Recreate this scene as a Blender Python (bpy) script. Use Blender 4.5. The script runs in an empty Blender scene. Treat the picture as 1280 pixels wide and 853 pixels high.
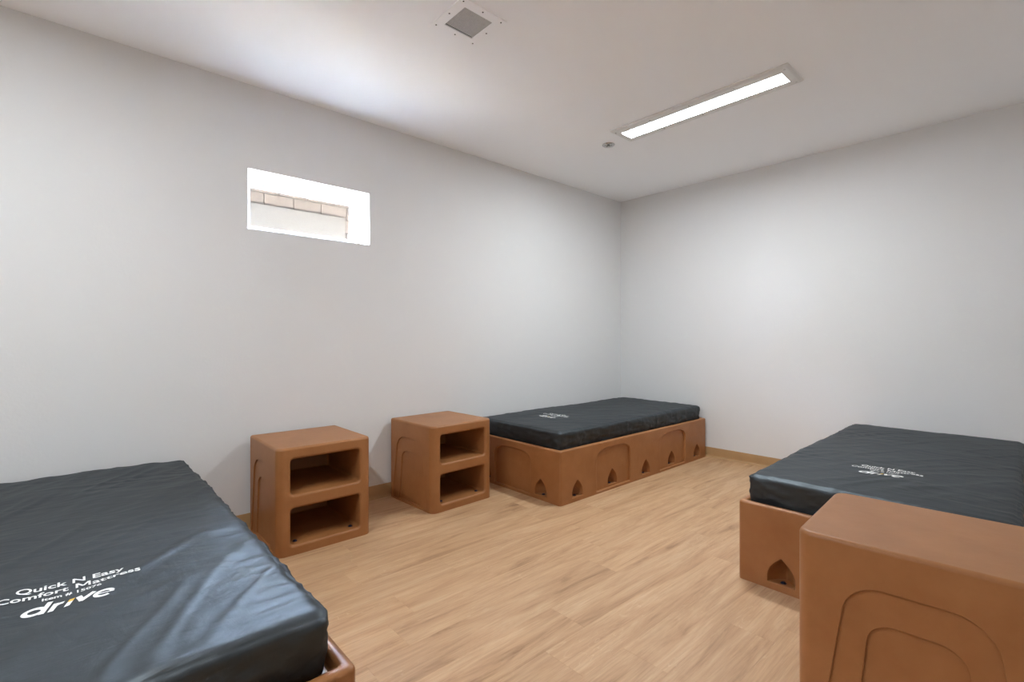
import bpy, bmesh, math, random
from mathutils import Vector, Matrix, noise
from mathutils.bvhtree import BVHTree
from mathutils.geometry import tessellate_polygon

scene = bpy.context.scene
COL = scene.collection
PI = math.pi
R = math.radians

# ------------------------------------------------------------------ camera
cam_d = bpy.data.cameras.new('camera')
cam_d.sensor_width = 36.0
cam_d.lens = 607.36 / 1280 * 36.0
cam_d.shift_y = -3.65 / 1280
cam_d.clip_start = 0.02
cam = bpy.data.objects.new('camera', cam_d)
COL.objects.link(cam)
cam.location = (3.243, 0.0, 1.15)
cam.rotation_euler = (PI / 2, 0, math.atan2(671.75, 607.36))
scene.camera = cam

# ------------------------------------------------------------------ sky, exposure
world = bpy.data.worlds.new('world')
scene.world = world
world.use_nodes = True
wn = world.node_tree
wn.nodes.clear()
sky = wn.nodes.new('ShaderNodeTexSky')
sky.sky_type = 'NISHITA'
sky.sun_disc = False
sky.sun_elevation = R(58)
sky.sun_rotation = R(80)
sky.dust_density = 4.0
sky.ozone_density = 0.6
bg = wn.nodes.new('ShaderNodeBackground')
bg.inputs['Strength'].default_value = 9.5
wo = wn.nodes.new('ShaderNodeOutputWorld')
hz = wn.nodes.new('ShaderNodeHueSaturation')           # hazy day: softer blue
hz.inputs['Saturation'].default_value = 0.6
wn.links.new(sky.outputs[0], hz.inputs['Color'])
wn.links.new(hz.outputs[0], bg.inputs['Color'])
wn.links.new(bg.outputs[0], wo.inputs[0])

sun_d = bpy.data.lights.new('sun', 'SUN')
sun_d.energy = 1.5
sun_d.angle = R(0.6)
sun_d.color = (1.0, 0.96, 0.90)
sun = bpy.data.objects.new('sun', sun_d)
COL.objects.link(sun)
sun.rotation_euler = (R(14), R(-32), 0)      # high sun: reaches the window sill but not the room

PANEL_STRENGTH = 1.5
PANEL_POWER = 6.6
vs = scene.view_settings
vs.view_transform = 'Standard'
vs.look = 'None'
vs.gamma = 1.0
vs.use_curve_mapping = False
vs.exposure = 2.69
scene.cycles.max_bounces = 16
scene.cycles.diffuse_bounces = 10

# ------------------------------------------------------------------ materials
def new_mat(name):
    m = bpy.data.materials.new(name)
    m.use_nodes = True
    nt = m.node_tree
    return m, nt, nt.nodes['Principled BSDF']

def N(nt, t, **kw):
    n = nt.nodes.new(t)
    for k, v in kw.items():
        if k in n.inputs.keys():
            n.inputs[k].default_value = v
        else:
            setattr(n, k, v)
    return n

def coords(nt, scale=(1, 1, 1), rnd=False):
    tc = N(nt, 'ShaderNodeTexCoord')
    mp = N(nt, 'ShaderNodeMapping')
    mp.inputs['Scale'].default_value = scale
    nt.links.new(tc.outputs['Object'], mp.inputs['Vector'])
    if rnd:
        oi = N(nt, 'ShaderNodeObjectInfo')
        mu = N(nt, 'ShaderNodeMath', operation='MULTIPLY')
        mu.inputs[1].default_value = 57.0
        cx = N(nt, 'ShaderNodeCombineXYZ')
        nt.links.new(oi.outputs['Random'], mu.inputs[0])
        for k in range(3):
            nt.links.new(mu.outputs[0], cx.inputs[k])
        nt.links.new(cx.outputs[0], mp.inputs['Location'])
    return mp.outputs[0]

def ramp(nt, fac, stops):
    r = N(nt, 'ShaderNodeValToRGB')
    el = r.color_ramp.elements
    while len(el) < len(stops):
        el.new(0.5)
    for e, (p, c) in zip(el, stops):
        e.position = p
        e.color = (*c, 1) if len(c) == 3 else c
    nt.links.new(fac, r.inputs[0])
    return r.outputs[0]

def lin(r, g, b):
    f = lambda c: (c / 255 / 12.92) if c / 255 <= 0.04045 else ((c / 255 + 0.055) / 1.055) ** 2.4
    return (f(r), f(g), f(b))

def bump(nt, bsdf, height, strength, dist=0.01, chain=None):
    b = N(nt, 'ShaderNodeBump')
    b.inputs['Strength'].default_value = strength
    b.inputs['Distance'].default_value = dist
    nt.links.new(height, b.inputs['Height'])
    if chain is not None:
        nt.links.new(chain, b.inputs['Normal'])
    nt.links.new(b.outputs[0], bsdf.inputs['Normal'])
    return b.outputs[0]

def paint(name, col, rough, scale, strength):
    m, nt, b = new_mat(name)
    b.inputs['Base Color'].default_value = (*col, 1)
    b.inputs['Roughness'].default_value = rough
    b.inputs['Specular IOR Level'].default_value = 0.25
    n1 = N(nt, 'ShaderNodeTexNoise', Scale=scale, Detail=3.0)
    nt.links.new(coords(nt), n1.inputs['Vector'])
    bump(nt, b, n1.outputs[0], strength, 0.004)
    return m

M = {}
M['wall'] = paint('white_wall_paint', (0.735, 0.74, 0.74), 0.75, 70, 0.12)
M['ceiling'] = paint('white_ceiling_paint', (0.94, 0.96, 0.98), 0.8, 60, 0.10)
M['white_metal'] = paint('white_powder_coat', (0.78, 0.78, 0.77), 0.4, 200, 0.02)
M['vinyl'] = paint('white_window_vinyl', (0.82, 0.82, 0.82), 0.35, 200, 0.02)
M['slab'] = paint('dark_subfloor', (0.12, 0.09, 0.06), 0.9, 40, 0.1)
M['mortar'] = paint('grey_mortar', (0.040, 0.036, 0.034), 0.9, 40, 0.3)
M['gravel'] = paint('pale_gravel', (0.45, 0.40, 0.33), 0.95, 30, 0.6)
M['dark_facing'] = paint('unseen_dark_facing', (0.07, 0.06, 0.05), 0.9, 30, 0.3)  # invented dark outer face, cuts light bounced onto the block wall
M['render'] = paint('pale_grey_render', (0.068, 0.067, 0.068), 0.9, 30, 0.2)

m, nt, b = new_mat('pink_block')
n1 = N(nt, 'ShaderNodeTexNoise', Scale=9.0, Detail=6.0)
nt.links.new(coords(nt, rnd=True), n1.inputs['Vector'])
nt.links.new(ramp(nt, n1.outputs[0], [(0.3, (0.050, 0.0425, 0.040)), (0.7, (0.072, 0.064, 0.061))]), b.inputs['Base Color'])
b.inputs['Roughness'].default_value = 0.95
bump(nt, b, n1.outputs[0], 0.4, 0.01)
M['block'] = m

# rotomoulded brown plastic
m, nt, b = new_mat('brown_moulded_plastic')
n1 = N(nt, 'ShaderNodeTexNoise', Scale=6.0, Detail=5.0, Roughness=0.6)
nt.links.new(coords(nt, rnd=True), n1.inputs['Vector'])
nt.links.new(ramp(nt, n1.outputs[0], [(0.3, lin(150, 98, 55)), (0.7, lin(163, 111, 67))]), b.inputs['Base Color'])
b.inputs['Roughness'].default_value = 0.42
b.inputs['Specular IOR Level'].default_value = 0.45
n2 = N(nt, 'ShaderNodeTexNoise', Scale=380.0, Detail=2.0)
nt.links.new(coords(nt), n2.inputs['Vector'])
c1 = bump(nt, b, n2.outputs[0], 0.10, 0.002)
n3 = N(nt, 'ShaderNodeTexNoise', Scale=14.0, Detail=2.0)
nt.links.new(coords(nt), n3.inputs['Vector'])
bump(nt, b, n3.outputs[0], 0.06, 0.02, c1)
M['plastic'] = m

# coated nylon mattress cover
m, nt, b = new_mat('navy_black_coated_nylon')
n1 = N(nt, 'ShaderNodeTexNoise', Scale=5.0, Detail=4.0)
nt.links.new(coords(nt, rnd=True), n1.inputs['Vector'])
nt.links.new(ramp(nt, n1.outputs[0], [(0.3, (0.010, 0.0115, 0.013)), (0.7, (0.014, 0.016, 0.018))]), b.inputs['Base Color'])
b.inputs['Roughness'].default_value = 0.5
b.inputs['Specular IOR Level'].default_value = 0.15
gls = N(nt, 'ShaderNodeBsdfGlossy'); gls.inputs['Roughness'].default_value = 0.47
gls.inputs['Color'].default_value = (0.72, 0.83, 0.90, 1)
mxs = N(nt, 'ShaderNodeMixShader'); mxs.inputs[0].default_value = 0.060
nt.links.new(b.outputs[0], mxs.inputs[1]); nt.links.new(gls.outputs[0], mxs.inputs[2])
nt.links.new(mxs.outputs[0], nt.nodes['Material Output'].inputs[0])
n2 = N(nt, 'ShaderNodeTexNoise', Scale=22.0, Detail=4.0, Roughness=0.55, Distortion=0.8)
nt.links.new(coords(nt, (1.0, 0.55, 1.0), rnd=True), n2.inputs['Vector'])
c1 = bump(nt, b, n2.outputs[0], 0.07, 0.012)
n3 = N(nt, 'ShaderNodeTexNoise', Scale=7.0, Detail=3.0, Distortion=1.2)
nt.links.new(coords(nt, (0.6, 1.6, 1.0), rnd=True), n3.inputs['Vector'])
c2 = bump(nt, b, n3.outputs[0], 0.14, 0.03, c1)
nt.links.new(c2, gls.inputs['Normal'])
M['nylon'] = m

def plain(name, col, rough, metal=0.0, spec=0.5):
    m, nt, b = new_mat(name)
    n1 = N(nt, 'ShaderNodeTexNoise', Scale=60.0, Detail=2.0)
    nt.links.new(coords(nt), n1.inputs['Vector'])
    hi = tuple(min(1, c * 1.06) for c in col)
    lo = tuple(c * 0.94 for c in col)
    nt.links.new(ramp(nt, n1.outputs[0], [(0.3, lo), (0.7, hi)]), b.inputs['Base Color'])
    b.inputs['Roughness'].default_value = rough
    b.inputs['Metallic'].default_value = metal
    b.inputs['Specular IOR Level'].default_value = spec
    return m

M['print_white'] = plain('white_print', (0.80, 0.80, 0.78), 0.6)
M['print_yellow'] = plain('yellow_print', (0.75, 0.45, 0.04), 0.6)
M['bolt'] = plain('blue_black_bolt', (0.02, 0.03, 0.07), 0.3, 0.6)
M['screw'] = plain('grey_screw', (0.10, 0.10, 0.10), 0.5, 0.5)
M['chrome'] = plain('chrome', (0.55, 0.54, 0.52), 0.25, 0.9)
M['grille'] = plain('grey_grille', (0.50, 0.50, 0.49), 0.5)
M['duct'] = plain('dark_duct', (0.05, 0.05, 0.05), 0.8)
M['gasket'] = plain('grey_gasket', (0.30, 0.31, 0.32), 0.7)

# tan rubber cove base
m, nt, b = new_mat('tan_rubber_base')
n1 = N(nt, 'ShaderNodeTexNoise', Scale=8.0, Detail=3.0)
nt.links.new(coords(nt), n1.inputs['Vector'])
nt.links.new(ramp(nt, n1.outputs[0], [(0.3, lin(172, 137, 94)), (0.7, lin(180, 144, 101))]), b.inputs['Base Color'])
b.inputs['Roughness'].default_value = 0.5
M['base'] = m

# vinyl wood plank
m, nt, b = new_mat('oak_vinyl_plank')
v1 = coords(nt, (9.0, 0.9, 1.0), rnd=True)
g1 = N(nt, 'ShaderNodeTexNoise', Scale=1.6, Detail=8.0, Roughness=0.68, Distortion=0.7)
nt.links.new(v1, g1.inputs['Vector'])
base_c = ramp(nt, g1.outputs[0], [(0.28, lin(143, 107, 74)), (0.42, lin(182, 145, 108)), (0.55, lin(194, 158, 121)), (0.72, lin(205, 173, 137))])
v2 = coords(nt, (70.0, 2.4, 1.0), rnd=True)
g2 = N(nt, 'ShaderNodeTexNoise', Scale=2.0, Detail=4.0, Roughness=0.7, Distortion=0.3)
nt.links.new(v2, g2.inputs['Vector'])
fine_c = ramp(nt, g2.outputs[0], [(0.3, (0.80, 0.77, 0.73)), (0.55, (1.0, 1.0, 1.0)), (0.75, (1.07, 1.07, 1.06))])
mx = N(nt, 'ShaderNodeMix', data_type='RGBA', blend_type='MULTIPLY')
mx.inputs[0].default_value = 0.8
nt.links.new(base_c, mx.inputs[6])
nt.links.new(fine_c, mx.inputs[7])
# pale limed figure
v3 = coords(nt, (6.0, 0.8, 1.0), rnd=True)
g3 = N(nt, 'ShaderNodeTexNoise', Scale=1.5, Detail=2.0, Distortion=1.5)
nt.links.new(v3, g3.inputs['Vector'])
w3 = N(nt, 'ShaderNodeMath', operation='MULTIPLY'); w3.inputs[1].default_value = 16.0
nt.links.new(g3.outputs[0], w3.inputs[0])
s3 = N(nt, 'ShaderNodeMath', operation='FRACT')
nt.links.new(w3.outputs[0], s3.inputs[0])
l3 = ramp(nt, s3.outputs[0], [(0.0, (0, 0, 0)), (0.42, (0, 0, 0)), (0.5, (1, 1, 1)), (0.58, (0, 0, 0))])
g4 = N(nt, 'ShaderNodeTexNoise', Scale=1.1, Detail=3.0)
nt.links.new(coords(nt, (5.0, 1.2, 1.0), rnd=True), g4.inputs['Vector'])
k4 = ramp(nt, g4.outputs[0], [(0.52, (0, 0, 0)), (0.66, (0.32, 0.32, 0.32))])
m4 = N(nt, 'ShaderNodeMath', operation='MULTIPLY')
nt.links.new(l3, m4.inputs[0]); nt.links.new(k4, m4.inputs[1])
mx2 = N(nt, 'ShaderNodeMix', data_type='RGBA', blend_type='MIX')
nt.links.new(m4.outputs[0], mx2.inputs[0])
nt.links.new(mx.outputs[2], mx2.inputs[6])
mx2.inputs[7].default_value = (*lin(226, 200, 165), 1)
oi = N(nt, 'ShaderNodeObjectInfo')
tone = ramp(nt, oi.outputs['Random'], [(0.0, (0.965, 0.965, 0.965)), (0.5, (1, 1, 1)), (1.0, (1.02, 1.015, 1.0))])
mx3 = N(nt, 'ShaderNodeMix', data_type='RGBA', blend_type='MULTIPLY')
mx3.inputs[0].default_value = 1.0
nt.links.new(mx2.outputs[2], mx3.inputs[6]); nt.links.new(tone, mx3.inputs[7])
nt.links.new(mx3.outputs[2], b.inputs['Base Color'])
b.inputs['Roughness'].default_value = 0.5
b.inputs['Specular IOR Level'].default_value = 0.4
bump(nt, b, g2.outputs[0], 0.05, 0.003)
M['plank'] = m

# lit acrylic diffuser
m = bpy.data.materials.new('lit_diffuser'); m.use_nodes = True
nt = m.node_tree; nt.nodes.clear()
em = N(nt, 'ShaderNodeEmission'); em.inputs['Color'].default_value = (0.88, 0.95, 1.0, 1); em.inputs['Strength'].default_value = PANEL_STRENGTH
ou = N(nt, 'ShaderNodeOutputMaterial'); nt.links.new(em.outputs[0], ou.inputs[0])
M['diffuser'] = m

# clear window glass
m = bpy.data.materials.new('window_glass'); m.use_nodes = True
nt = m.node_tree; nt.nodes.clear()
tr = N(nt, 'ShaderNodeBsdfTransparent'); tr.inputs['Color'].default_value = (0.95, 0.97, 0.97, 1)
gl = N(nt, 'ShaderNodeBsdfGlossy'); gl.inputs['Roughness'].default_value = 0.02
lw = N(nt, 'ShaderNodeLayerWeight')
pw = N(nt, 'ShaderNodeMath', operation='POWER'); pw.inputs[1].default_value = 9.5
fr = N(nt, 'ShaderNodeMath', operation='MULTIPLY_ADD'); fr.inputs[1].default_value = 0.8; fr.inputs[2].default_value = 0.04
nt.links.new(lw.outputs['Facing'], pw.inputs[0]); nt.links.new(pw.outputs[0], fr.inputs[0])
ms = N(nt, 'ShaderNodeMixShader')
ou = N(nt, 'ShaderNodeOutputMaterial')
nt.links.new(fr.outputs[0], ms.inputs[0]); nt.links.new(tr.outputs[0], ms.inputs[1]); nt.links.new(gl.outputs[0], ms.inputs[2])
nt.links.new(ms.outputs[0], ou.inputs[0])
M['glass'] = m

# ------------------------------------------------------------------ helpers
def finish(name, bm, mat, parent=None, smooth=None, doubles=1e-5, wn_mod=False):
    if doubles:
        bmesh.ops.remove_doubles(bm, verts=bm.verts, dist=doubles)
        bmesh.ops.recalc_face_normals(bm, faces=bm.faces)
    me = bpy.data.meshes.new(name)
    bm.to_mesh(me); bm.free()
    me.materials.append(M[mat])
    if smooth is not None:
        for p in me.polygons:
            p.use_smooth = True
        me.set_sharp_from_angle(angle=R(smooth))
    o = bpy.data.objects.new(name, me)
    COL.objects.link(o)
    if parent is not None:
        o.parent = parent
    if wn_mod:
        w = o.modifiers.new('weighted_normal', 'WEIGHTED_NORMAL')
        w.keep_sharp = True
        w.weight = 80
    return o

def empty(name, label, cat, loc, rz=0.0, group=None):
    o = bpy.data.objects.new(name, None)
    o.empty_display_size = 0.1
    COL.objects.link(o)
    o.location = loc
    o.rotation_euler = (0, 0, rz)
    tag(o, label, cat, group)
    return o

def tag(o, label, cat, group=None):
    o['label'] = label
    o['category'] = cat
    if group:
        o['group'] = group

def structure(o, label=None):
    o['kind'] = 'structure'
    if label:
        o['label'] = label
    return o

def box(bm, x0, x1, y0, y1, z0, z1, bev=0.0):
    vs_ = [bm.verts.new((x, y, z)) for z in (z0, z1) for (x, y) in ((x0, y0), (x1, y0), (x1, y1), (x0, y1))]
    fs = []
    for f in ((3, 2, 1, 0), (4, 5, 6, 7), (0, 1, 5, 4), (1, 2, 6, 5), (2, 3, 7, 6), (3, 0, 4, 7)):
        fs.append(bm.faces.new([vs_[i] for i in f]))
    if bev:
        es = {e for f in fs for e in f.edges}
        bmesh.ops.bevel(bm, geom=list(es), offset=bev, segments=2, profile=0.6, affect='EDGES')

def box_obj(name, mat, x0, x1, y0, y1, z0, z1, parent=None, bev=0.0, loc=None):
    bm = bmesh.new()
    if loc is None:
        loc = Vector(((x0 + x1) / 2, (y0 + y1) / 2, z0))
    loc = Vector(loc)
    box(bm, x0 - loc.x, x1 - loc.x, y0 - loc.y, y1 - loc.y, z0 - loc.z, z1 - loc.z, bev)
    o = finish(name, bm, mat, parent, smooth=40 if bev else None, doubles=0)
    o.location = loc
    return o

class Plane:
    """2D drawing plane: P(u, v, depth) with depth measured inwards"""
    def __init__(s, o, u, v, n):
        s.o, s.u, s.v, s.n = Vector(o), Vector(u), Vector(v), Vector(n)
    def __call__(s, p, d=0.0):
        return s.o + s.u * p[0] + s.v * p[1] - s.n * d

def plate(bm, P, outer, holes=(), depth=0.0):
    loops = [[Vector((p[0], p[1], 0)) for p in l] for l in (outer, *holes)]
    flat = [p for l in loops for p in l]
    vv = [bm.verts.new(P(p, depth)) for p in flat]
    for t in tessellate_polygon(loops):
        try:
            bm.faces.new([vv[i] for i in t])
        except ValueError:
            pass

def rings(bm, P, seq, cap=None):
    """seq: list of (loop, depth)"""
    prev = None
    for loop, d in seq:
        cur = [bm.verts.new(P(p, d)) for p in loop]
        if prev:
            n = len(cur)
            for i in range(n):
                j = (i + 1) % n
                bm.faces.new((prev[i], prev[j], cur[j], cur[i]))
        prev = cur
    if cap:
        plate(bm, P, seq[-1][0], (), seq[-1][1])

def inset(loop, d):
    """positive d shrinks a counter-clockwise loop"""
    n = len(loop); out = []
    for i in range(n):
        p0, p1, p2 = Vector(loop[i - 1]), Vector(loop[i]), Vector(loop[(i + 1) % n])
        e1, e2 = (p1 - p0), (p2 - p1)
        if e1.length < 1e-9: e1 = e2
        if e2.length < 1e-9: e2 = e1
        n1 = Vector((-e1.y, e1.x)).normalized(); n2 = Vector((-e2.y, e2.x)).normalized()
        m_ = (n1 + n2)
        if m_.length < 1e-6: m_ = n1
        m_.normalize()
        k = max(0.5, m_.dot(n1))
        q = p1 + m_ * (d / k)
        out.append((q.x, q.y))
    return out

def rrect(x0, x1, y0, y1, r, seg=5):
    """counter-clockwise rounded rectangle, r a number or four radii from (x0,y0) on"""
    rr = [r] * 4 if not isinstance(r, (list, tuple)) else r
    cs = [(x0 + rr[0], y0 + rr[0], PI), (x1 - rr[1], y0 + rr[1], 1.5 * PI), (x1 - rr[2], y1 - rr[2], 0), (x0 + rr[3], y1 - rr[3], 0.5 * PI)]
    out = []
    for k, (cx, cy, a) in enumerate(cs):
        for i in range(seg + 1):
            t = a + i / seg * PI / 2
            out.append((cx + rr[k] * math.cos(t), cy + rr[k] * math.sin(t)))
    return out

def fillet(loop, r, n=4):
    """rings rolling from the face over a rounded lip into a pocket"""
    return [(inset(loop, -(r - r * math.sin(t))), r - r * math.cos(t)) for t in [i / n * PI / 2 for i in range(n + 1)]]

def arch_loop(c, hw, z0, z1, zs, seg=8):
    """flat-bottomed panel with a shallow arched top"""
    out = [(c - hw, z0), (c + hw, z0)]
    for i in range(2 * seg + 1):
        t = i / (2 * seg) * PI
        cx, sx = math.cos(t), math.sin(t)
        e = 2.0 / 3.0
        out.append((c + hw * math.copysign(abs(cx) ** e, cx), zs + (z1 - zs) * abs(sx) ** e))
    return out

def gothic_loop(c, hw, z0, z1, seg=7):
    out = [(c - hw, z0), (c + hw, z0)]
    for i in range(1, seg + 1):
        t = i / seg
        out.append((c + max(0.0025, hw * (1 - t ** 2.3)), z0 + (z1 - z0) * (0.15 + 0.85 * t)))
    for p in reversed(out[2:]):
        out.append((2 * c - p[0], p[1]))
    return out

def notch(bm, P, loop, d0, c, z0):
    """gothic niche: rounded lip, then an apse tapering inwards; returns hole outline for the face"""
    fl = fillet(loop, 0.004, 3)
    seq = [(l, d0 + d) for l, d in fl]
    base = fl[-1][0]
    for d, ku, kv in ((0.030, 0.86, 0.96), (0.060, 0.50, 0.86), (0.078, 0.10, 0.76)):
        seq.append(([(c + (p[0] - c) * ku, z0 + (p[1] - z0) * kv) for p in base], d0 + d))
    rings(bm, P, seq, cap=True)
    return fl[0][0]

def bolt_mesh(r=0.009, h=0.007):
    bm = bmesh.new()
    P = Plane((0, 0, 0), (1, 0, 0), (0, 1, 0), (0, 0, 1))
    circ = lambda q: [(q * math.cos(i / 12 * 2 * PI), q * math.sin(i / 12 * 2 * PI)) for i in range(12)]
    hexa = lambda q: [(q * math.cos(i // 2 / 6 * 2 * PI), q * math.sin(i // 2 / 6 * 2 * PI)) for i in range(12)]
    rings(bm, P, [(circ(r * 1.5), 0), (circ(r * 1.45), -0.0015), (circ(r), -0.0015), (circ(r), -h * .8), (circ(r * .8), -h)], cap=True)
    bmesh.ops.remove_doubles(bm, verts=bm.verts, dist=1e-6)
    me = bpy.data.meshes.new('bolt')
    bm.to_mesh(me); bm.free()
    me.materials.append(M['bolt'])
    return me
BOLT = bolt_mesh()

def add_mesh(name, me, parent, loc):
    o = bpy.data.objects.new(name, me)
    COL.objects.link(o); o.parent = parent; o.location = loc
    return o

def copy_tree(o, parent=None):
    c = o.copy(); COL.objects.link(c); c.parent = parent
    for ch in list(o.children):
        if ch is not c:
            copy_tree(ch, c)
    return c

# ------------------------------------------------------------------ room shell
WX, BY, FY, CZ = 4.0, 4.586, -2.0, 2.685      # right wall, back wall, wall behind the camera, ceiling
T = 0.26
# window opening in the left wall
Y0, Y1, Z0, Z1 = 0.783, 1.566, 1.811, 2.178

def outside_face(o):
    o.data.materials.append(M['dark_facing'])
    return o

def left_wall():
    bm = bmesh.new()
    outer = [(FY - T, -0.02), (BY + T, -0.02), (BY + T, CZ + 0.1), (FY - T, CZ + 0.1)]
    hole = [(Y0, Z0), (Y1, Z0), (Y1, Z1), (Y0, Z1)]
    P = Plane((0, 0, 0), (0, 1, 0), (0, 0, 1), (1, 0, 0))
    plate(bm, P, outer, [hole], 0)
    plate(bm, P, outer, [hole], T)
    rings(bm, P, [(hole, 0), (hole, T)])
    rings(bm, P, [(outer, 0), (outer, T)])
    for f in bm.faces:
        if f.calc_center_median().x < -T + 1e-4:
            f.material_index = 1
    return structure(outside_face(finish('wall_left', bm, 'wall')), 'white painted wall with small high window')
left_wall()
structure(box_obj('wall_back', 'wall', 0, WX, BY, BY + T, -0.02, CZ + 0.1), 'plain white painted wall behind the beds')
structure(box_obj('wall_right', 'wall', WX, WX + T, FY - T, BY + T, -0.02, CZ + 0.1))
structure(box_obj('wall_front', 'wall', 0, WX, FY - T, FY, -0.02, CZ + 0.1))
structure(box_obj('ceiling', 'ceiling', -T, WX + T, FY - T, BY + T, CZ, CZ + 0.2), 'flat white painted ceiling')

# floor with its planks
floor = structure(box_obj('floor', 'slab', 0, WX, FY, BY, -0.06, -0.004), 'light oak vinyl plank floor')
PW, PL, GAP = 0.182, 1.22, 0.0003
def plank_mesh(w, l):
    bm = bmesh.new()
    hw, hl = w / 2 - GAP / 2, l / 2 - GAP / 2
    lo = [bm.verts.new((x, y, -0.004)) for x, y in ((-hw, -hl), (hw, -hl), (hw, hl), (-hw, hl))]
    e = 0.0004
    mi = [bm.verts.new((x, y, -e)) for x, y in ((-hw, -hl), (hw, -hl), (hw, hl), (-hw, hl))]
    hi = [bm.verts.new((x, y, 0)) for x, y in ((-hw + e, -hl + e), (hw - e, -hl + e), (hw - e, hl - e), (-hw + e, hl - e))]
    for a, c in ((lo, mi), (mi, hi)):
        for i in range(4):
            j = (i + 1) % 4
            bm.faces.new((a[i], a[j], c[j], c[i]))
    bm.faces.new(hi); bm.faces.new(lo[::-1])
    me = bpy.data.meshes.new('plank'); bm.to_mesh(me); bm.free()
    me.materials.append(M['plank'])
    return me
PLM = {}
rng = random.Random(11)
x = 0.0
while x < WX - 1e-6:
    w = round(min(PW, WX - x), 4)
    y = FY - rng.uniform(0.05, PL - 0.1)
    while y < BY - 1e-6:
        a, c = max(y, FY), min(y + PL, BY)
        if c - a > 0.02:
            k = (w, round(c - a, 3))
            if k not in PLM:
                PLM[k] = plank_mesh(w, c - a)
            p = bpy.data.objects.new('plank', PLM[k])
            COL.objects.link(p); p.parent = floor
            p.location = Vector((x + w / 2, (a + c) / 2, 0)) - floor.location
        y += PL
    x += PW

# cove base: profile swept along each wall
def cove(name, a, c, inward):
    a, c, n = Vector(a), Vector(c), Vector(inward)
    prof = [(0.0, 0.0), (0.019, 0.0), (0.019, 0.0015), (0.013, 0.003), (0.008, 0.008), (0.005, 0.016), (0.004, 0.03), (0.004, 0.090), (0.003, 0.0925), (0.0, 0.093)]
    bm = bmesh.new()
    rows = [[bm.verts.new((e.x + n.x * d, e.y + n.y * d, z)) for d, z in prof] for e in (a, c)]
    for i in range(len(prof) - 1):
        bm.faces.new((rows[0][i], rows[1][i], rows[1][i + 1], rows[0][i + 1]))
    for r_ in rows:
        bm.faces.new(r_)
    o = finish(name, bm, 'base', smooth=50)
    return structure(o, 'tan rubber cove base along the wall')
cove('baseboard_left', (0, FY, 0), (0, BY, 0), (1, 0, 0))
cove('baseboard_back', (0, BY, 0), (WX, BY, 0), (0, -1, 0))
cove('baseboard_right', (WX, FY, 0), (WX, BY, 0), (-1, 0, 0))
cove('baseboard_front', (0, FY, 0), (WX, FY, 0), (0, 1, 0))

# ------------------------------------------------------------------ window
win = bpy.data.objects.new('window_1', None)
COL.objects.link(win); win.location = (-0.2, (Y0 + Y1) / 2, Z0)
structure(win, 'small white framed window high in the left wall')
def frame_ring(name, mat, dep0, dep1, o0, i0, bev=0.003):
    """rectangular frame between insets o0 and i0 of the opening, from depth dep0 to dep1"""
    bm = bmesh.new()
    P = Plane((-win.location.x, -win.location.y, -win.location.z), (0, 1, 0), (0, 0, 1), (1, 0, 0))
    def rect(i): return [(Y0 + i, Z0 + i), (Y1 - i, Z0 + i), (Y1 - i, Z1 - i), (Y0 + i, Z1 - i)]
    rings(bm, P, [(rect(o0), dep1), (rect(o0), dep0 + bev), (rect(o0 + bev), dep0), (rect(i0 - bev), dep0), (rect(i0), dep0 + bev), (rect(i0), dep1), (rect(o0), dep1)])
    return finish(name, bm, mat, win)
frame_ring('window_frame', 'vinyl', 0.165, 0.225, 0.0, 0.022)
frame_ring('frame_stop', 'vinyl', 0.178, 0.222, 0.022, 0.034)
frame_ring('gasket', 'gasket', 0.192, 0.218, 0.034, 0.039, 0.001)
sash = frame_ring('sash', 'vinyl', 0.184, 0.206, 0.039, 0.058, 0.003)
bm = bmesh.new()
box(bm, 0.000, 0.005, -(Y1 - Y0) / 2 + 0.054, (Y1 - Y0) / 2 - 0.054, 0.054, Z1 - Z0 - 0.054)
finish('pane', bm, 'glass', sash, doubles=0)

# ------------------------------------------------------------------ outside: block wall, render panel, unseen ground, added sky blockers
OX = -4.2
ow = structure(box_obj('wall_outside', 'mortar', OX - 0.3, OX, -6.0, 14.0, -0.3, 4.0), 'pinkish block wall seen through the window')
BLW, BLH = 0.40, 0.20
bm = bmesh.new(); box(bm, -0.02, 0.012, -BLW / 2 + 0.006, BLW / 2 - 0.006, 0.006, BLH - 0.006, 0.004)
me = bpy.data.meshes.new('block'); bm.to_mesh(me); bm.free(); me.materials.append(M['block'])
for r_ in range(12):
    for c_ in range(17):
        y = -1.0 + BLW * (c_ + 0.5) + (BLW / 2 if r_ % 2 else 0)
        o = bpy.data.objects.new('block', me); COL.objects.link(o); o.parent = ow
        o.location = Vector((OX, y, 1.6 + r_ * BLH)) - ow.location
structure(box_obj('trim_1', 'render', OX + 0.012, OX + 0.035, 0.8, 3.17, 1.6, 3.03, bev=0.004), 'pale grey rendered panel on the wall outside')
structure(box_obj('ground_outside', 'gravel', OX, -T, -6.0, 14.0, -0.4, -0.2), 'unseen pale gravel yard outside the window')  # out of view, kept pale to bounce daylight up to the ceiling
structure(box_obj('ceiling_sky_blocker', 'mortar', OX, OX + 1.0, -6.0, 14.0, 3.5, 3.62), 'unseen dark slab added to shade the wall outside from the sky')  # added out of view to keep sky light off the block wall
structure(box_obj('wall_sky_screen', 'dark_facing', -T, 0.0, -6.0, 14.0, CZ + 0.2, 6.0), 'unseen wall added above the window side to block low sky')  # added height, unseen, screens the block wall from low sky

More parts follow.
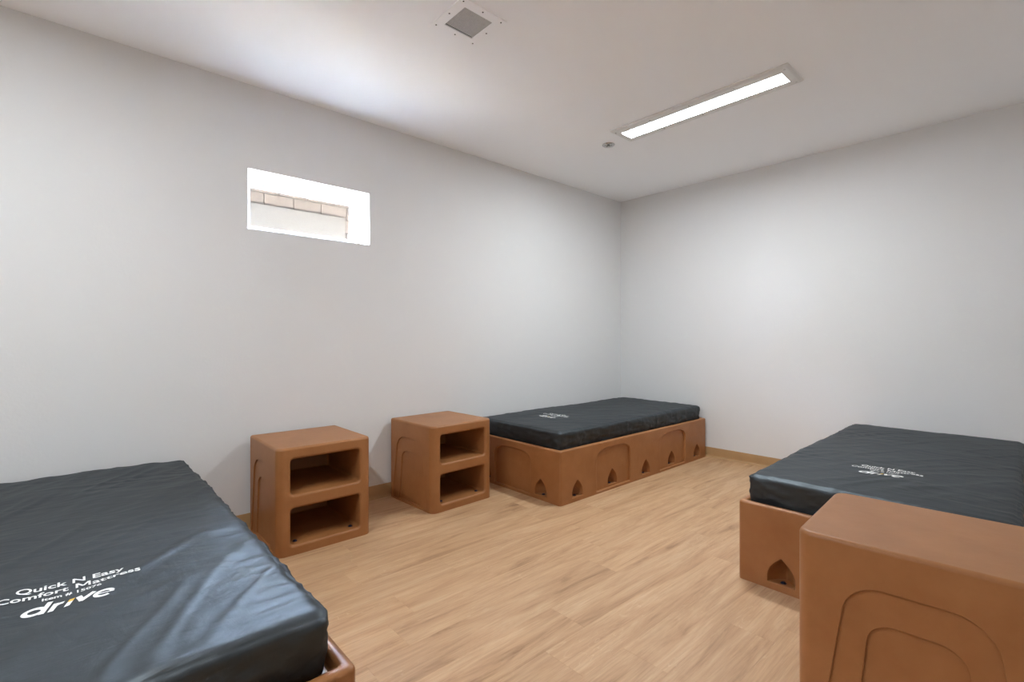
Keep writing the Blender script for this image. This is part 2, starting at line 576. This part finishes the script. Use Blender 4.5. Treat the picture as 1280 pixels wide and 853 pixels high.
# ------------------------------------------------------------------ ceiling light
def ceiling_light(loc, label):
    t = empty('ceiling_light', label, 'ceiling light', loc, 0)
    hx, hy = 0.605, 0.135
    P = Plane((0, 0, 0), (1, 0, 0), (0, -1, 0), (0, 0, -1))
    bm = bmesh.new()
    out = lambda i: rrect(-hx + i, hx - i, -hy + i, hy - i, 0.006, 2)
    ix, iy = 0.5495, 0.064
    inn = lambda i: [(-ix + i, -iy + i), (ix - i, -iy + i), (ix - i, iy - i), (-ix + i, iy - i)]
    rings(bm, P, [(out(0), 0), (out(0), -0.005), (out(0.012), -0.014), (out(0.02), -0.015)])
    plate(bm, P, out(0.02), [inn(-0.001)], -0.015)
    rings(bm, P, [(inn(-0.001), -0.015), (inn(0), -0.014), (inn(0), -0.004)])
    finish('frame', bm, 'white_metal', t, smooth=30)
    bm = bmesh.new(); plate(bm, P, inn(0.0002), (), -0.009)
    finish('diffuser', bm, 'diffuser', t, doubles=0)
    ld = bpy.data.lights.new('panel_lamp', 'AREA')
    ld.shape = 'RECTANGLE'; ld.size = 2 * ix; ld.size_y = 2 * iy
    ld.energy = PANEL_POWER; ld.spread = R(180); ld.color = (0.89, 0.955, 1.0)
    lo = bpy.data.objects.new('panel_lamp', ld); COL.objects.link(lo); lo.parent = t; lo.location = (0, 0, -0.0095)
    for sx in (-0.575, -0.29, 0, 0.29, 0.575):
        for sy in (-0.098, 0.098):
            bm = bmesh.new()
            rings(bm, P, [([(sx + q * math.cos(i * PI / 4), sy + q * math.sin(i * PI / 4)) for i in range(8)], d) for q, d in ((0.0055, -0.0145), (0.005, -0.0165), (0.003, -0.0172))], cap=True)
            finish('screw', bm, 'chrome', t)
    return t
ceiling_light((1.662, 3.085, CZ), 'long white recessed light panel on the ceiling')
ceiling_light((1.662, -0.45, CZ), 'identical unseen light panel on the ceiling above the foreground bed')  # assumed second fixture, out of view, evens out the wall light

# ------------------------------------------------------------------ ceiling vent
v = empty('ceiling_vent', 'square white vent plate with grey perforated grille on the ceiling', 'vent', (1.349, 1.427, CZ))
P = Plane((0, 0, 0), (1, 0, 0), (0, -1, 0), (0, 0, -1))
bm = bmesh.new()
ho, hi_ = 0.131, 0.083
sq = lambda h: [(-h, -h), (h, -h), (h, h), (-h, h)]
rings(bm, P, [(sq(ho), 0), (sq(ho), -0.005), (sq(ho - 0.001), -0.006)])
plate(bm, P, sq(ho - 0.001), [sq(hi_)], -0.006)
rings(bm, P, [(sq(hi_), -0.006), (sq(hi_), -0.0005)])
finish('face_plate', bm, 'ceiling', v)
bm = bmesh.new()
plate(bm, P, sq(hi_), (), -0.0004)
finish('backing', bm, 'duct', v, doubles=0)
bm = bmesh.new()
gx0, gx1 = -hi_ + 0.011, hi_
n_ = 22
for i in range(n_ + 1):
    q = gx0 + (gx1 - gx0) * i / n_
    box(bm, q - 0.0022, q + 0.0022, -hi_, hi_, -0.0035, -0.0020)
    q = -hi_ + 2 * hi_ * i / n_
    box(bm, gx0, gx1, q - 0.0022, q + 0.0022, -0.0034, -0.0021)
finish('grille', bm, 'grille', v, doubles=0)
for a in (-1, 0, 1):
    for c in (-1, 0, 1):
        if a or c:
            bm = bmesh.new()
            rings(bm, P, [([(a * 0.112 + q * math.cos(i * PI / 4), c * 0.112 + q * math.sin(i * PI / 4)) for i in range(8)], d) for q, d in ((0.0042, -0.0055), (0.0038, -0.0075), (0.002, -0.008))], cap=True)
            finish('screw', bm, 'screw', v)

# ------------------------------------------------------------------ sprinkler
s = empty('fire_sprinkler', 'small chrome fire sprinkler beside the ceiling light', 'sprinkler', (0.897, 3.153, CZ))
P = Plane((0, 0, 0), (1, 0, 0), (0, -1, 0), (0, 0, -1))
cir = lambda q, n=20: [(q * math.cos(i / n * 2 * PI), q * math.sin(i / n * 2 * PI)) for i in range(n)]
bm = bmesh.new(); rings(bm, P, [(cir(0.050), 0), (cir(0.050), -0.003), (cir(0.045), -0.008), (cir(0.030), -0.009), (cir(0.026), -0.003)], cap=True)
finish('escutcheon', bm, 'chrome', s, smooth=40)
bm = bmesh.new(); rings(bm, P, [(cir(0.009), -0.004), (cir(0.009), -0.009), (cir(0.005), -0.010), (cir(0.003), -0.016), (cir(0.004), -0.0175)], cap=True)
finish('body', bm, 'chrome', s, smooth=40)
bm = bmesh.new()
box(bm, -0.012, -0.009, -0.002, 0.002, -0.018, -0.007); box(bm, 0.009, 0.012, -0.002, 0.002, -0.018, -0.007)
box(bm, -0.012, 0.012, -0.002, 0.002, -0.019, -0.0165)
finish('yoke', bm, 'chrome', s, doubles=0)
bm = bmesh.new()
star = [((0.017 if i % 2 else 0.012) * math.cos(i / 16 * 2 * PI), (0.017 if i % 2 else 0.012) * math.sin(i / 16 * 2 * PI)) for i in range(16)]
rings(bm, P, [(star, -0.0185), (star, -0.020)], cap=True); plate(bm, P, star, (), -0.0185)
finish('deflector', bm, 'chrome', s)

# ------------------------------------------------------------------ moulded bed frame
BW, BL, BH = 0.99, 2.09, 0.376
def make_bed():
    t = empty('bed_frame', 'tmp', 'bed', (0, 0, 0))
    hw = BW / 2
    RC = 0.018
    bm = bmesh.new()
    out = lambda i, r=RC: rrect(-hw + i, hw - i, i, BL - i, max(0.004, r - i * 0.3), 4)
    PZ = Plane((0, 0, 0), (1, 0, 0), (0, 1, 0), (0, 0, 1))
    ZT = BH - 0.012
    rings(bm, PZ, [(out(0), -ZT), (out(0.0012), -(ZT + 0.005)), (out(0.0045), -(ZT + 0.009)), (out(0.010), -(BH - 0.0008)), (out(0.017), -BH), (out(0.024), -(BH - 0.0008)), (out(0.0295), -(ZT + 0.008)), (out(0.033), -(ZT + 0.002)), (out(0.036, 0.05), -(BH - 0.028)), (out(0.042, 0.05), -(BH - 0.034))])
    # corner posts
    o0 = out(0)
    for k in range(4):
        seg = o0[k * 5:k * 5 + 5]
        lo = [bm.verts.new((p[0], p[1], 0)) for p in seg]; hi = [bm.verts.new((p[0], p[1], ZT)) for p in seg]
        for i in range(4):
            bm.faces.new((lo[i], lo[i + 1], hi[i + 1], hi[i]))
    sides = [
        (Plane((hw, 0, 0), (0, 1, 0), (0, 0, 1), (1, 0, 0)), BL, [0.18, 1.045, 1.91], [0.61, 1.48], 0.22, 0.332),
        (Plane((-hw, BL, 0), (0, -1, 0), (0, 0, 1), (-1, 0, 0)), BL, [0.18, 1.045, 1.91], [0.61, 1.48], 0.22, 0.332),
        (Plane((-hw, 0, 0), (1, 0, 0), (0, 0, 1), (0, -1, 0)), BW, [0.19, 0.80], [0.495], 0.205, 0.328),
        (Plane((hw, BL, 0), (-1, 0, 0), (0, 0, 1), (0, 1, 0)), BW, [0.19, 0.80], [0.495], 0.205, 0.328)]
    panels, bolts = [], []
    for P, L, nn, aa, ahw, atop in sides:
        holes = []
        for c in nn:
            holes.append(notch(bm, P, gothic_loop(c, 0.058, 0.032, 0.148), 0.0, c, 0.032))
            bolts.append(P((c, 0.032), 0.030))
        for c in aa:
            al = arch_loop(c, ahw - 0.006, 0.018, atop - 0.006, 0.235)
            fl = fillet(al, 0.006, 3)
            holes.append(fl[0][0])
            pm = bmesh.new()
            rings(pm, P, fl + [(inset(al, 0.002), 0.017)])
            inner = inset(al, 0.002)
            hs = []
            if L > 1.5:
                hs.append(notch(pm, P, gothic_loop(c, 0.058, 0.032, 0.148), 0.017, c, 0.032))
                bolts.append(P((c, 0.032), 0.047))
            plate(pm, P, inner, hs, 0.017)
            panels.append(pm)
        plate(bm, P, [(RC, 0), (L - RC, 0), (L - RC, ZT), (RC, ZT)], holes, 0)
    finish('shell', bm, 'plastic', t, smooth=50, wn_mod=True)
    for pm in panels:
        finish('arched_panel', pm, 'plastic', t, smooth=50, wn_mod=True)
    bm = bmesh.new()
    plate(bm, PZ, out(0.042, 0.05), (), -(BH - 0.034))
    finish('deck', bm, 'plastic', t, doubles=0)
    for p in bolts:
        add_mesh('bolt', BOLT, t, p)
    return t

bed_corner = make_bed()                                  # against the left and back walls
bed_corner.location = (0.515, 2.464, 0)
bed_near = copy_tree(bed_corner)
bed_near.location = (2.146, 0.005, 0); bed_near.rotation_euler.z = R(90)
bed_right = copy_tree(bed_corner)
bed_right.location = (2.735, 2.373, 0)
for o, l in ((bed_corner, 'brown moulded plastic bed frame filling the far wall corner'),
             (bed_near, 'brown moulded plastic bed frame under the large blue-sheen mattress in the left foreground'),
             (bed_right, 'brown moulded plastic bed frame partly hidden behind the foreground nightstand')):
    tag(o, l, 'bed frame', 'moulded plastic bed frames')

# ------------------------------------------------------------------ mattresses with printed lettering
MW, ML, MT = 0.91, 2.03, 0.158
def fn(p, s): return noise.noise(p * s)

def make_mattress(seed, amp, loc, rz, label):
    off = Vector((seed * 17.3, seed * 5.1, seed * 9.7))
    hw = MW / 2
    step = 0.010
    nx, ny, nz = int(MW / step), int(ML / step), int(MT / step)
    bm = bmesh.new()
    vid = {}
    def vert(i, j, k):
        key = (i, j, k)
        if key in vid:
            return vid[key]
        p = Vector((-hw + MW * i / nx, ML * j / ny, MT * k / nz))
        rv = 0.030
        # rounded vertical corners and edges
        q = Vector((max(-hw + rv, min(hw - rv, p.x)), max(rv, min(ML - rv, p.y)), max(rv * .7, min(MT - rv, p.z))))
        d = p - q
        if d.length > 1e-9:
            m_ = max(abs(d.x), abs(d.y), abs(d.z))
            p = q + d.normalized() * min(rv, m_) if m_ > 0 else p
        nrm = d.normalized() if d.length > 1e-9 else Vector((0, 0, 1))
        top = max(0.0, p.z / MT - 0.25) / 0.75
        # edge distance on top
        ex = hw - abs(p.x); ey = min(p.y, ML - p.y)
        e = max(0.0, min(ex, ey))
        P3 = p + off
        h = 0.007 * fn(Vector((P3.x * 0.8, P3.y * 0.8, P3.z * .3)), 3.0)
        # long pulled creases running towards the corners
        a = P3.x * 0.55 + P3.y * 0.85
        c_ = -P3.x * 0.85 + P3.y * 0.55
        r1 = 1 - abs(fn(Vector((a * 1.1, c_ * 5.0, 0.3)) , 2.0))
        h += amp * 0.0075 * max(0, r1 - 0.72) / 0.28 * (0.5 + 0.5 * fn(P3, 2.3))
        # cross wrinkles (across the width)
        r2 = 1 - abs(fn(Vector((P3.x * 1.0, P3.y * 9.0, 2.2)), 1.7))
        h += amp * 0.0045 * max(0, r2 - 0.70) / 0.30 * max(0.0, 0.3 + fn(P3 + Vector((3, 1, 0)), 1.9))
        # puckers
        h += amp * 0.0012 * fn(Vector((P3.x * 1.4, P3.y, P3.z)), 13.0) * (0.5 + 0.5 * fn(P3, 4.1))
        # gathers at the edges and on the sides
        g = math.exp(-e / 0.05)
        along = P3.y if ex < ey else P3.x
        h += g * 0.0018 * fn(Vector((along * 1.0, (p.z) * 2.5, 7.0 + (ex < ey))), 26.0)
        if p.z < MT - 0.02:
            h += 0.006 * fn(Vector((along, p.z * 2.2, 4.4)), 9.0)
            r3 = 1 - abs(fn(Vector((along * 0.9 + p.z * 1.2, p.z * 3.0, 1.4)), 11.0))
            h += 0.005 * max(0, r3 - 0.75) / 0.25
            h -= 0.012 * (1 - p.z / MT) ** 2
        if p.z < 0.002:
            h = 0.0
        side = Vector((nrm.x, nrm.y, nrm.z if k else 0))
        p = p + side * h
        if k == nz:
            p.z += 0.010 * (1 - (p.x / hw) ** 4) * (1 - ((p.y - ML / 2) / (ML / 2)) ** 6) - 0.006
        p.z = max(0.0, p.z)
        v_ = bm.verts.new(p)
        vid[key] = v_
        return v_
    def quad(a, b_, c, d):
        bm.faces.new((a, b_, c, d))
    for i in range(nx):
        for j in range(ny):
            quad(vert(i, j, nz), vert(i + 1, j, nz), vert(i + 1, j + 1, nz), vert(i, j + 1, nz))
    for k in range(nz):
        for i in range(nx):
            quad(vert(i, 0, k), vert(i + 1, 0, k), vert(i + 1, 0, k + 1), vert(i, 0, k + 1))
            quad(vert(i + 1, ny, k), vert(i, ny, k), vert(i, ny, k + 1), vert(i + 1, ny, k + 1))
        for j in range(ny):
            quad(vert(nx, j, k), vert(nx, j + 1, k), vert(nx, j + 1, k + 1), vert(nx, j, k + 1))
            quad(vert(0, j + 1, k), vert(0, j, k), vert(0, j, k + 1), vert(0, j + 1, k + 1))
    bot = [vert(i, 0, 0) for i in range(nx)] + [vert(nx, j, 0) for j in range(ny)] + [vert(nx - i, ny, 0) for i in range(nx)] + [vert(0, ny - j, 0) for j in range(ny)]
    bm.faces.new(bot[::-1])
    tree = BVHTree.FromBMesh(bm)
    o = finish('mattress', bm, 'nylon', None, smooth=180, doubles=0)
    o.location = loc
    o.rotation_euler.z = rz
    tag(o, label, 'mattress', 'dark nylon mattresses')
    return o, tree

def text_bm(body, bold=0.02):
    cu = bpy.data.curves.new('lettering', 'FONT')
    cu.body = body; cu.size = 1.0; cu.offset = bold; cu.resolution_u = 3
    cu.fill_mode = 'FRONT'
    ob = bpy.data.objects.new('lettering', cu)
    COL.objects.link(ob)
    dg = bpy.context.evaluated_depsgraph_get()
    me = ob.evaluated_get(dg).to_mesh()
    bm = bmesh.new(); bm.from_mesh(me)
    ob.evaluated_get(dg).to_mesh_clear()
    bpy.data.objects.remove(ob); bpy.data.curves.remove(cu)
    return bm

def fit(bm, xc, y, width, capscale):
    xs = [v_.co.x for v_ in bm.verts]
    a, c = min(xs), max(xs)
    kx = width / (c - a)
    for v_ in bm.verts:
        v_.co = Vector((xc + (v_.co.x - (a + c) / 2) * kx, y + v_.co.y * capscale, 0))

def lay(bm, tree, lift=0.0011):
    bmesh.ops.triangulate(bm, faces=bm.faces)
    for _ in range(3):
        es = [e for e in bm.edges if e.calc_length() > 0.012]
        if not es:
            break
        bmesh.ops.subdivide_edges(bm, edges=es, cuts=1)
        bmesh.ops.triangulate(bm, faces=bm.faces)
    for v_ in bm.verts:
        hit = tree.ray_cast(Vector((v_.co.x, v_.co.y, 1.0)), Vector((0, 0, -1)))
        v_.co.z = (hit[0].z if hit[0] else MT) + lift

def stroke(bm, pts, w, closed=False):
    n = len(pts); L, Rr = [], []
    for i in range(n):
        if closed:
            a, c = Vector(pts[i - 1]), Vector(pts[(i + 1) % n])
        else:
            a, c = Vector(pts[max(0, i - 1)]), Vector(pts[min(n - 1, i + 1)])
        d = (c - a).normalized(); nn = Vector((-d.y, d.x)) * w / 2
        p = Vector(pts[i])
        L.append(bm.verts.new((*(p + nn), 0))); Rr.append(bm.verts.new((*(p - nn), 0)))
    for i in range(n if closed else n - 1):
        j = (i + 1) % n
        bm.faces.new((Rr[i], Rr[j], L[j], L[i]))

def arc(cx, cy, rx, ry, a0, a1, n=16):
    return [(cx + rx * math.cos(R(a0 + (a1 - a0) * i / n)), cy + ry * math.sin(R(a0 + (a1 - a0) * i / n))) for i in range(n + 1)]

def logo_bms():
    w = 0.27
    white, yel = bmesh.new(), bmesh.new()
    stroke(white, arc(0.55, 0.50, 0.43, 0.38, 0, 360, 24)[:-1], w, True)      # d
    stroke(white, [(1.00, 0.0), (1.00, 1.45)], w)
    stroke(white, [(1.42, 0.0), (1.42, 1.0)], w)                                # r
    stroke(white, arc(1.74, 0.56, 0.32, 0.32, 180, 80, 8), w)
    stroke(white, [(2.16, 0.0), (2.16, 0.62)], w)                               # i
    stroke(yel, [(2.16, 0.64), (2.16, 1.02)], w)
    stroke(white, [(2.46, 1.0), (2.86, 0.10)], w); stroke(white, [(2.78, 0.10), (3.24, 1.0)], w)   # v
    stroke(white, arc(3.84, 0.50, 0.42, 0.40, -45, -345, 20), w * 0.9)                # e
    stroke(white, [(3.45, 0.52), (4.36, 0.52)], w * 0.5)
    return white, yel

def mattress_line(bold):
    """'Comfort Mattress' with the capital M drawn as four strokes"""
    bm = text_bm('Comfort', bold)
    x0 = max(v_.co.x for v_ in bm.verts) + 0.36
    h, w_, t_ = 0.73, 0.80, 0.13
    stroke(bm, [(x0 + t_ / 2, 0), (x0 + t_ / 2, h)], t_)
    stroke(bm, [(x0 + w_ - t_ / 2, 0), (x0 + w_ - t_ / 2, h)], t_)
    for a, c in (((x0, h), (x0 + w_ / 2 - t_ / 2, 0.12)), ((x0 + w_, h), (x0 + w_ / 2 + t_ / 2, 0.12))):
        sgn = 1 if c[0] > a[0] else -1
        q = [bm.verts.new((*p, 0)) for p in (a, (a[0] + sgn * t_ * 1.15, a[1]), (x0 + w_ / 2 + sgn * t_ * 0.55, 0.12), (x0 + w_ / 2 - sgn * t_ * 0.55, 0.12))]
        bm.faces.new(q)
    rest = text_bm('attress', bold)
    d = x0 + w_ + 0.09 - min(v_.co.x for v_ in rest.verts)
    me_ = bpy.data.meshes.new('rest')
    for v_ in rest.verts:
        v_.co.x += d
    rest.to_mesh(me_); rest.free()
    bm.from_mesh(me_); bpy.data.meshes.remove(me_)
    return bm

def print_mattress(o, tree, foot, xc=0.0):
    lines = (('Quick N Easy', 0.145, 0.212, 0.042, 0.018), ('Comfort Mattress', 0.104, 0.278, 0.040, 0.018), ('Item # 15076', 0.072, 0.112, 0.024, 0.02))
    for body, dy, width, cap, bold in lines:
        if 'M' in body:
            bm = mattress_line(bold)
        else:
            bm = text_bm(body, bold)
        fit(bm, xc, foot + dy, width, cap)
        lay(bm, tree)
        finish('lettering', bm, 'print_white', o, doubles=0)
    white, yel = logo_bms()
    K = 0.182 / 4.75
    for bm in (white, yel):
        for v_ in bm.verts:
            x_, y_ = v_.co.x + 0.28 * v_.co.y, v_.co.y
            v_.co = Vector((xc + (x_ - 2.45) * K, foot + y_ * K * 1.02, 0))
        lay(bm, tree)
    lg = finish('logo', white, 'print_white', o, doubles=0)
    a = finish('logo_accent', yel, 'print_yellow', lg, doubles=0)
    a['label'] = 'yellow stroke of the letter i'

ZM = BH - 0.0338
m1, t1 = make_mattress(1.0, 1.25, (2.094, 0.0, ZM), R(90), 'large mattress with blue sheen in the left foreground')
print_mattress(m1, t1, 0.43, 0.0)
m2, t2 = make_mattress(2.3, 0.7, (0.515, 2.502, ZM), 0, 'black nylon mattress on the bed in the far wall corner')
print_mattress(m2, t2, 0.355, -0.02)
m3, t3 = make_mattress(3.1, 0.8, (2.722, 2.425, ZM), R(1.1), 'dark wrinkled mattress on the bed behind the foreground nightstand')
print_mattress(m3, t3, 0.38, 0.0)

# ------------------------------------------------------------------ moulded nightstands
NW, ND, NH = 0.52, 0.525, 0.570
def make_nightstand():
    t = empty('nightstand', 'tmp', 'nightstand', (0, 0, 0))
    hw, hd = NW / 2, ND / 2
    bm = bmesh.new()
    RR = [0.042, 0.042, 0.014, 0.014]
    out = lambda i: rrect(-hw + i, hw - i, -hd + i, hd - i, [max(0.004, r - i) for r in RR], 6)
    PZ = Plane((0, 0, 0), (1, 0, 0), (0, 1, 0), (0, 0, 1))
    rt = 0.014
    ZT = NH - rt
    seq = [(out(rt - rt * math.cos(t_)), -(ZT + rt * math.sin(t_))) for t_ in [i / 5 * PI / 2 for i in range(6)]]
    rings(bm, PZ, seq, cap=True)
    o0 = out(0)
    for k in range(4):
        seg = o0[k * 7:k * 7 + 7]
        lo = [bm.verts.new((p[0], p[1], 0)) for p in seg]; hi = [bm.verts.new((p[0], p[1], ZT)) for p in seg]
        for i in range(6):
            bm.faces.new((lo[i], lo[i + 1], hi[i + 1], hi[i]))
    # front with its two openings
    PF = Plane((0, -hd, 0), (1, 0, 0), (0, 0, 1), (0, -1, 0))
    holes, bays = [], []
    for z0, z1 in ((0.052, 0.246), (0.318, 0.508)):
        lp = rrect(-0.192, 0.192, z0, z1, 0.018, 5)
        fl = fillet(lp, 0.014, 5)
        holes.append(fl[0][0])
        bb = bmesh.new()
        rings(bb, PF, fl + [(inset(lp, 0.004), 0.20), (inset(lp, 0.008), 0.44), (inset(lp, 0.018), 0.452)], cap=True)
        bays.append(bb)
    plate(bm, PF, [(-hw + RR[0], 0), (hw - RR[0], 0), (hw - RR[0], ZT), (-hw + RR[0], ZT)], holes, 0)
    # back
    PB = Plane((0, hd, 0), (-1, 0, 0), (0, 0, 1), (0, 1, 0))
    plate(bm, PB, [(-hw + RR[2], 0), (hw - RR[2], 0), (hw - RR[2], ZT), (-hw + RR[2], ZT)], (), 0)
    # sides with stepped recessed panels
    def trap(c, hb, ht, z0, z1, r, seg=6):
        pts = [(c - hb, z0), (c + hb, z0)]
        sl = (hb - ht) / (z1 - z0)
        for k in range(seg + 1):
            a = k / seg * PI / 2
            zc = z1 - r
            pts.append((c + (ht + sl * r * (1 - math.sin(a))) - r + r * math.cos(a), zc + r * math.sin(a)))
        for p in reversed(pts[2:]):
            pts.append((2 * c - p[0], p[1]))
        return pts
    steps = []
    for P, cc in ((Plane((hw, -hd, 0), (0, 1, 0), (0, 0, 1), (1, 0, 0)), 0.280), (Plane((-hw, hd, 0), (0, -1, 0), (0, 0, 1), (-1, 0, 0)), ND - 0.280)):
        l1 = trap(cc, 0.215, 0.150, 0.010, 0.455, 0.080)
        l2 = trap(cc, 0.135, 0.100, 0.016, 0.360, 0.055)
        f1 = [(inset(l1, -0.0012), 0.0), (l1, 0.0012), (inset(l1, 0.0005), 0.008)]
        sp = bmesh.new()
        rings(sp, P, f1)
        f2 = [(inset(l2, -0.0012), 0.008), (l2, 0.0092), (inset(l2, 0.0005), 0.016)]
        plate(sp, P, f1[-1][0], [f2[0][0]], 0.008)
        rings(sp, P, f2, cap=True)
        steps.append(sp)
        r0, r1 = (RR[1], RR[2]) if P.n.x > 0 else (RR[3], RR[0])
        plate(bm, P, [(r0, 0), (ND - r1, 0), (ND - r1, ZT), (r0, ZT)], [f1[0][0]], 0)
    finish('body', bm, 'plastic', t, smooth=50, wn_mod=True)
    for bb in bays:
        finish('shelf_bay', bb, 'plastic', t, smooth=50, wn_mod=True)
    for sp in steps:
        finish('side_panel', sp, 'plastic', t, smooth=35, wn_mod=True)
    for sx in (-0.155, 0.155):
        add_mesh('bolt', BOLT, t, (sx, -hd + 0.055, 0.0525))
    return t

n1_ = make_nightstand()
n1_.location = (0.300, 1.045, 0); n1_.rotation_euler.z = R(90)
n2_ = copy_tree(n1_); n2_.location = (0.284, 1.982, 0); n2_.rotation_euler.z = R(92.2)
n3_ = copy_tree(n1_); n3_.location = (2.975, 1.905, 0); n3_.rotation_euler.z = R(-87)
for o, l in ((n1_, 'brown open nightstand beside the foreground mattress, below the window'),
             (n2_, 'brown open nightstand standing right beside the bed in the far corner'),
             (n3_, 'brown nightstand cut off by the right edge, showing grooved side and plain top')):
    tag(o, l, 'nightstand', 'moulded plastic nightstands')
